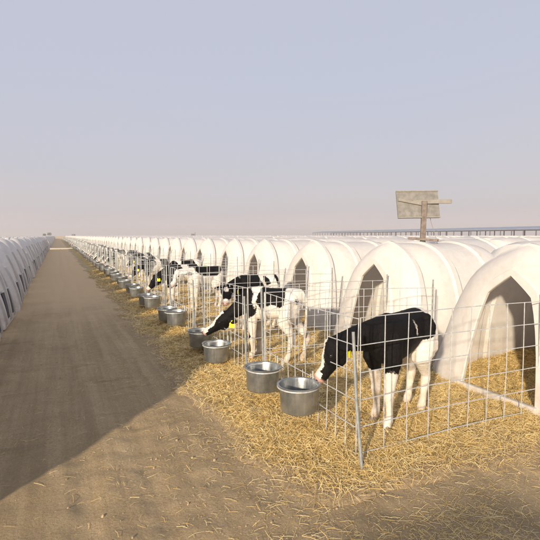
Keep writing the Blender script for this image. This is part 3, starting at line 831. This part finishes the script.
        if ha > -0.55 and h.length < 0.36 and (head_black is not None):
            hv = 0.05 if head_black else -0.05
            if star == 'blaze':
                wb = bw + 0.018 * max(0, ha - 0.2) - 0.0
                if hc > -0.005 and ha > 0.05: hv = min(hv, (abs(hb + wv.y * 0.5) - wb))
                if ha > 0.84 and hc > -0.02: hv = min(hv, -0.02)
            if star == 'star':
                hv = min(hv, (math.hypot((ha - 0.3) * hl, hb) - 0.034) if hc > 0 else 0.05)
                if ha > 0.8: hv = min(hv, -0.02)
            if star == 'stripe':
                if hc > 0 and ha > 0.12: hv = min(hv, abs(hb) - 0.011)
            if ha > -0.15 or True:
                w_ = min(1, max(0, (ha + 0.55) / 0.3)); val = val * (1 - w_) + hv * w_
        if ha > 0.95 and h.length < 0.4 and abs(hb) < 0.06: pink[i] = min(1, (ha - 0.95) / 0.05)
        coat[i] = val; soil[i] = max(0, 1 - p.z / 0.5) * 0.9 + (0.35 if p.z < 0.55 and abs(p.y) < 0.08 else 0)
    for nm, arr in (('coat', coat), ('soil', soil), ('pink', pink)):
        at = me_.attributes.new(nm, 'FLOAT', 'POINT'); at.data.foreach_set('value', arr.astype(np.float32))
    me_.materials.clear(); me_.materials.append(M_COAT)
    finish('body', me_, M_COAT, root, angle=180)
    for s in (-1, 1):
        e = MB(); ball(e, H(0.335, s * 0.0575, 0.014), 0.0145, 14, (1.15, 0.7, 0.9), RM); e.build('eye', M_EYE, root)
        e = MB(); ball(e, H(1.06, s * 0.019, -0.012), 0.0075, 10, (0.6, 0.9, 1.2), RM); e.build('nostril', M_EYE, root)
    for c in feet:
        e = MB()
        for s in (-1, 1):
            b = len(e.v)
            for z_, r_, dx in ((0.052, 0.016, 0.0), (0.03, 0.021, 0.006), (0.0, 0.025, 0.012)):
                for k in range(10):
                    a = 2 * math.pi * k / 10; e.v.append((c.x + dx + r_ * 1.25 * math.cos(a), c.y + s * 0.013 + r_ * 0.72 * math.sin(a), z_))
            for i in range(2):
                for k in range(10): e.f.append((b + i * 10 + k, b + i * 10 + (k + 1) % 10, b + (i + 1) * 10 + (k + 1) % 10, b + (i + 1) * 10 + k))
            e.f.append(tuple(b + 20 + k for k in range(10)))
        e.build('hoof', M_HOOF, root)
    if tagged:
        b0, tip = ears[0 if tagside < 0 else 1]; c = b0.lerp(tip, 0.45)
        e = MB(); z0 = Vector((0, 0, -1)); ax = f if abs(f.z) < 0.8 else side
        ax = Vector((ax.x, ax.y, 0)).normalized(); nr = ax.cross(Vector((0, 0, 1)))
        outl = [(-0.008, 0.006), (0.008, 0.006), (0.011, -0.012), (0.027, -0.022), (0.029, -0.066), (0.022, -0.074), (-0.022, -0.074), (-0.029, -0.066), (-0.027, -0.022), (-0.011, -0.012)]
        b = len(e.v)
        off = nr * (0.022 * (1 if tagside > 0 else 1))
        if (c + off - poll).dot(side) * tagside < (c - poll).dot(side) * tagside: off = -off
        for w_ in (-0.0012, 0.0012):
            for u_, v_ in outl: e.v.append(tuple(c + off + ax * u_ * 1.05 + Vector((0, 0, v_ * 1.05 - 0.004)) + nr * w_))
        k = len(outl); e.f += [tuple(range(k - 1, -1, -1)), tuple(range(k, 2 * k))] + [(i, (i + 1) % k, (i + 1) % k + k, i + k) for i in range(k)]
        e.build('ear_tag', M_TAG, root, smooth=False)
    return root

CG = 'black and white calves kept in the wire pens'
def place(o, x, y, heading, label, sc_=1.0, z=0.03):
    o.location = (x, y, z); o.rotation_euler = (0, 0, heading); o.scale = (sc_,) * 3
    return tag(o, label, 'calf', CG)
def head_local(o_xy, heading, world_pt):
    dx, dy = world_pt[0] - o_xy[0], world_pt[1] - o_xy[1]; c, s = math.cos(-heading), math.sin(-heading)
    return (dx * c - dy * s, dx * s + dy * c, world_pt[2])

# nearest calf: heading towards the aisle, muzzle at the nearest bucket
hdg = math.atan2(-0.14, -0.42); o_xy = (2.37, 2.77)
hp = head_local(o_xy, hdg, (1.785, 2.72, 0.655)); hm = head_local(o_xy, hdg, (1.635, 2.765, 0.425))
a_ = make_calf('a', hp, hm, [(1, (0.12, 0, 0.70), 1.0, (0.33, 0.3, 0.215)), (1, (0.40, 0, 0.66), 1.0, (0.22, 0.2, 0.17)),
                              (1, (-0.13, 0, 0.74), 1.0, (0.15, 0.3, 0.15)), (1, (0.20, 0.0, 0.60), 1.0, (0.16, 0.3, 0.20)), (-1, (-0.04, 0.16, 0.73), 1.0, (0.016, 0.06, 0.06))],
               star='blaze', legs=dict(fl=(0.25, 0.0), fr=(0.16, 0.0), hl=(-0.22, 0.0), hr=(-0.30, 0.0)), tagside=1, voxel=0.0078)
place(a_, *o_xy, hdg, 'nearest calf, black with white hindquarters and legs, muzzle at the closest bucket')
# second calf: turned away down the row, head low over a bucket
hdg = math.atan2(0.73, -0.66); o_xy = (2.19, 4.67)
hp = head_local(o_xy, hdg, (1.76, 4.95, 0.50)); hm = head_local(o_xy, hdg, (1.50, 5.08, 0.325))
b_ = make_calf('b', hp, hm, [(1, (0.40, 0, 0.62), 1.0, (0.30, 0.3, 0.24)), (1, (-0.02, 0, 0.73), 1.0, (0.19, 0.3, 0.17)), (-1, (0.16, 0, 0.80), 1.0, (0.035, 0.3, 0.20)),
                              (-1, (-0.05, 0.10, 0.60), 1.0, (0.12, 0.10, 0.05)), (1, (-0.33, 0.1, 0.70), 1.0, (0.035, 0.06, 0.04))],
               star='blaze', bw=0.026, roll=-0.35, tagside=1, legs=dict(hl=(-0.20, 0.0), hr=(-0.33, 0.02)), voxel=0.009)
place(b_, *o_xy, hdg, 'calf with white blaze and white hindquarters, head low over the bucket by the second pen')
# third: black back with white rings, standing square to the aisle
hdg = math.pi + 0.05; o_xy = (2.68, 6.33)
c_ = make_calf('c', (0.50, 0.10, 0.66), (0.60, 0.28, 0.50), [(1, (0.05, 0, 0.72), 1.0, (0.26, 0.3, 0.2)), (1, (0.38, 0, 0.66), 1.0, (0.2, 0.2, 0.2)), (-1, (-0.13, 0, 0.78), 1.0, (0.10, 0.3, 0.14)),
                              (1, (-0.13, 0.0, 0.74), 1.0, (0.045, 0.3, 0.06)), (1, (-0.32, 0, 0.74), 1.0, (0.06, 0.3, 0.12)), (-1, (0.2, 0.0, 0.50), 1.0, (0.1, 0.2, 0.08))],
               star='star', tagside=1, voxel=0.010)
place(c_, *o_xy, hdg, 'black-backed calf with a white ring on its flank, standing behind the second pen')
# fourth: white face and legs, black saddle
hdg = math.pi + 0.15; o_xy = (2.52, 8.45)
d_ = make_calf('d', (0.50, 0.02, 0.74), (0.70, 0.06, 0.53), [(1, (-0.05, 0, 0.80), 1.0, (0.30, 0.3, 0.17)), (1, (0.33, 0.0, 0.60), 1.0, (0.08, 0.2, 0.08))],
               star=None, head_black=False, tagged=False, voxel=0.011)
m = MB(); ball(m, (-0.02, 0, 0.835), 0.05, 10, (1.3, 0.9, 0.3)); m.build('spray_mark', M_GREEN, d_)
place(d_, *o_xy, hdg, 'white-faced calf with a black saddle and green back mark, in the fourth pen')
# fifth: head out over a bucket, black with a white star
hdg = math.pi + 0.15; o_xy = (2.27, 9.25)
e_ = make_calf('e', (0.50, 0.02, 0.60), (0.70, -0.06, 0.38), [(1, (0.3, 0, 0.66), 1.0, (0.34, 0.3, 0.26)), (1, (-0.25, 0, 0.70), 1.0, (0.14, 0.3, 0.22)), (-1, (0.0, 0, 0.5), 1.0, (0.1, 0.3, 0.2))],
               star='star', tagside=1, voxel=0.011)
place(e_, *o_xy, hdg, 'black calf with a white star and yellow tag, head out of the fourth pen')
protos = [b_, c_, d_, e_]
far_mirror = []
for i in range(4, 60):
    src = random.choice([e_, e_, e_, c_, b_, b_])
    o = copy_tree(src)
    if random.random() < 0.2: bpy.data.objects.remove(o) if False else None
    yb = PY0 + i * S + random.uniform(0.5, 0.95)
    head_out = random.random() < 0.6
    place(o, 2.34 if head_out else random.uniform(2.45, 2.75), yb, math.pi + jit(0.25) if head_out else random.uniform(math.pi * 0.6, math.pi * 1.5),
          'far black and white calf behind wire, down the line of pens', 0.98 + jit(0.06))

# ------------------------------------------------------------------ stand on a hutch roof
st = tag(empty('panel_stand', (4.35, HY0 + S + 0.02, 0)), 'weathered timber stand with a pale tilted panel, on the hutch behind the nearest calf', 'stand')
zt = 1.325
m = MB(); m.tube([(0.0, -0.02, zt + 0.01), (0.0, -0.02, zt + 0.53)], 0.034, 4); 
def rbox(name, c, hx, hy, hz, rot, mat, parent, bev=0.004):
    mm = MB(); mm.box((-hx, -hy, -hz), (hx, hy, hz)); o = mm.build(name, mat, parent, smooth=False)
    o.location = c; o.rotation_euler = rot
    md = o.modifiers.new('b', 'BEVEL'); md.width = bev; md.segments = 2
    return o
rbox('post', (0.0, 0.0, zt + 0.285), 0.032, 0.022, 0.29, (0, R(1.0), R(-25)), M_WOOD, st)
rbox('post', (0.09, 0.10, zt + 0.27), 0.020, 0.018, 0.235, (0, 0, R(-25)), M_WOOD, st)
rbox('foot', (-0.03, -0.03, zt + 0.075), 0.19, 0.03, 0.016, (0, R(4), R(-58)), M_WOOD, st)
rbox('beam', (0.12, -0.02, zt + 0.565), 0.25, 0.022, 0.026, (0, R(-1), R(-27)), M_ALU, st)
pn = rbox('panel', (-0.04, 0.07, zt + 0.53), 0.28, 0.014, 0.185, (R(-14), R(-1), R(-21)), M_PANEL, st)
rbox('frame', (0, -0.016, 0.178), 0.283, 0.008, 0.008, (0, 0, 0), M_ALU, pn, 0.002)
rbox('frame', (0, -0.016, -0.178), 0.283, 0.008, 0.008, (0, 0, 0), M_ALU, pn, 0.002)
rbox('brace', (-0.08, -0.028, 0.02), 0.19, 0.012, 0.018, (0, R(12), 0), M_ALU, pn, 0.002)
m = MB(); m.tube([(0.12, 0.05, zt + 0.5), (0.15, 0.02, zt + 0.3), (0.20, -0.03, zt + 0.08), (0.21, -0.06, zt - 0.04)], 0.0035, 5); m.build('cable', M_CABLE, st)

# ------------------------------------------------------------------ long open shed on the horizon
def w2(px, depth):   # a point on the ground at a bearing (tangent from the camera axis) and distance along the axis
    th = R(24.785); xc = (px - 270) / 460 * depth
    return Vector((depth * math.sin(th) + xc * math.cos(th), depth * math.cos(th) - xc * math.sin(th), 0))
A_, B_ = w2(600, 150), w2(322, 400)
sd = tag(empty('open_shed', A_), 'very long low open-sided cattle shed with blue-grey roof on the horizon', 'shed')
d = B_ - A_; L_ = d.length; ang = math.atan2(d.y, d.x); sd.rotation_euler = (0, 0, ang)
m = MB(); HE, HR = 4.0, 5.0
prof = [(-9, HE), (0, HR), (9, HE), (9, HE - 0.35), (0, HR - 0.35), (-9, HE - 0.35)]
for x in (0, L_):
    for y, z in prof: m.v.append((x, y, z))
k = 6; m.f += [tuple(range(k)), tuple(range(2 * k - 1, k - 1, -1))] + [(i, (i + 1) % k, (i + 1) % k + k, i + k) for i in range(k)]
m.build('roof', M_SHEDROOF, sd, smooth=False)
np_ = 44
for j in range(np_ + 1):
    x = L_ * j / np_
    for ya in (-8.6, 8.3):
        m = MB(); m.box((x - 0.16, ya, 0), (x + 0.16, ya + 0.3, HE - 0.36)); m.build('post', M_SHEDPOST, sd, smooth=False)
m = MB(); m.box((0, -8.2, 0), (L_, -8.0, 0.9)); m.build('rail_wall', M_SHEDWALL, sd, smooth=False)
m = MB(); m.box((0, -8.7, HE - 0.55), (L_, -8.4, HE - 0.36)); m.box((0, 8.7, HE - 0.55), (L_, 8.9, HE - 0.36)); m.build('eaves_beam', M_SHEDPOST, sd, smooth=False)

# small things on the horizon
def far_building(px, depth, w_, d_, h_, label, tower=False):
    o = tag(empty('far_building', w2(px, depth), 0) , label, 'building'); o.rotation_euler = (0, 0, R(-24))
    m = MB(); m.box((-w_ / 2, -d_ / 2, 0), (w_ / 2, d_ / 2, h_)); m.build('wall', M_FARDARK, o, smooth=False)
    m = MB(); v0 = [(-w_ / 2 - .3, -d_ / 2 - .3, h_), (w_ / 2 + .3, -d_ / 2 - .3, h_), (w_ / 2 + .3, d_ / 2 + .3, h_), (-w_ / 2 - .3, d_ / 2 + .3, h_), (-w_ / 2, 0, h_ + h_ * .18), (w_ / 2, 0, h_ + h_ * .18)]
    m.v += v0; m.f += [(0, 1, 5, 4), (2, 3, 4, 5), (0, 4, 3), (1, 2, 5), (3, 2, 1, 0)]; m.build('roof', M_SHEDROOF, o, smooth=False)
    if tower:
        m = MB(); m.tube([(w_ * .8, 0, 0), (w_ * .8, 0, h_ * 1.6)], 0.25, 6); m.build('mast', M_SHEDPOST, o)
far_building(193, 380, 2.4, 2, 2.6, 'small dark hut standing alone on the horizon above the middle of the pens', True)
far_building(74, 430, 2.6, 2, 2.5, 'tiny dark building on the horizon where the pens begin to vanish')
for px, dp, h_, lb in ((50, 330, 3.6, 'small dark tree on the horizon at the end of the aisle, the taller one'), (45, 360, 2.9, 'low dark tree on the horizon left of the aisle end')):
    o = tag(empty('far_tree', w2(px, dp)), lb, 'tree')
    m = MB(); m.tube([(0, 0, 0), (0.1, 0, h_ * 0.5)], [0.22, 0.12], 6); m.build('trunk', M_BARK, o)
    m = MB()
    for k in range(260):
        a = random.random() * 6.28; rr = random.random() ** 0.5 * h_ * 0.42; z = h_ * (0.45 + 0.5 * random.random()) ; rr *= 1.1 - abs(z / h_ - 0.65)
        c = Vector((rr * math.cos(a), rr * math.sin(a), z)); b = len(m.v); s_ = 0.22
        for q in range(4): m.v.append(tuple(c + Vector((jit(s_), jit(s_), jit(s_)))))
        m.f += [(b, b + 1, b + 2), (b, b + 2, b + 3), (b, b + 3, b + 1)]
    m.build('crown', M_FARTREE, o, smooth=False)

# ------------------------------------------------------------------ haze
m = MB(); m.box((-120, -30, -1.2), (480, 520, 7.5))
hz = m.build('haze', None, smooth=False)
hm_ = bpy.data.materials.new('dusty_air'); hm_.use_nodes = True; t = hm_.node_tree; t.nodes.clear()
o_ = t.nodes.new('ShaderNodeOutputMaterial'); pv = t.nodes.new('ShaderNodeVolumePrincipled')
pv.inputs['Color'].default_value = (1.0, 0.97, 0.93, 1); pv.inputs['Density'].default_value = 0.0013; pv.inputs['Anisotropy'].default_value = 0.2
t.links.new(pv.outputs[0], o_.inputs['Volume']); hz.data.materials.append(hm_)
tag(hz, 'thin dusty evening haze over the whole yard', 'haze', kind='stuff')
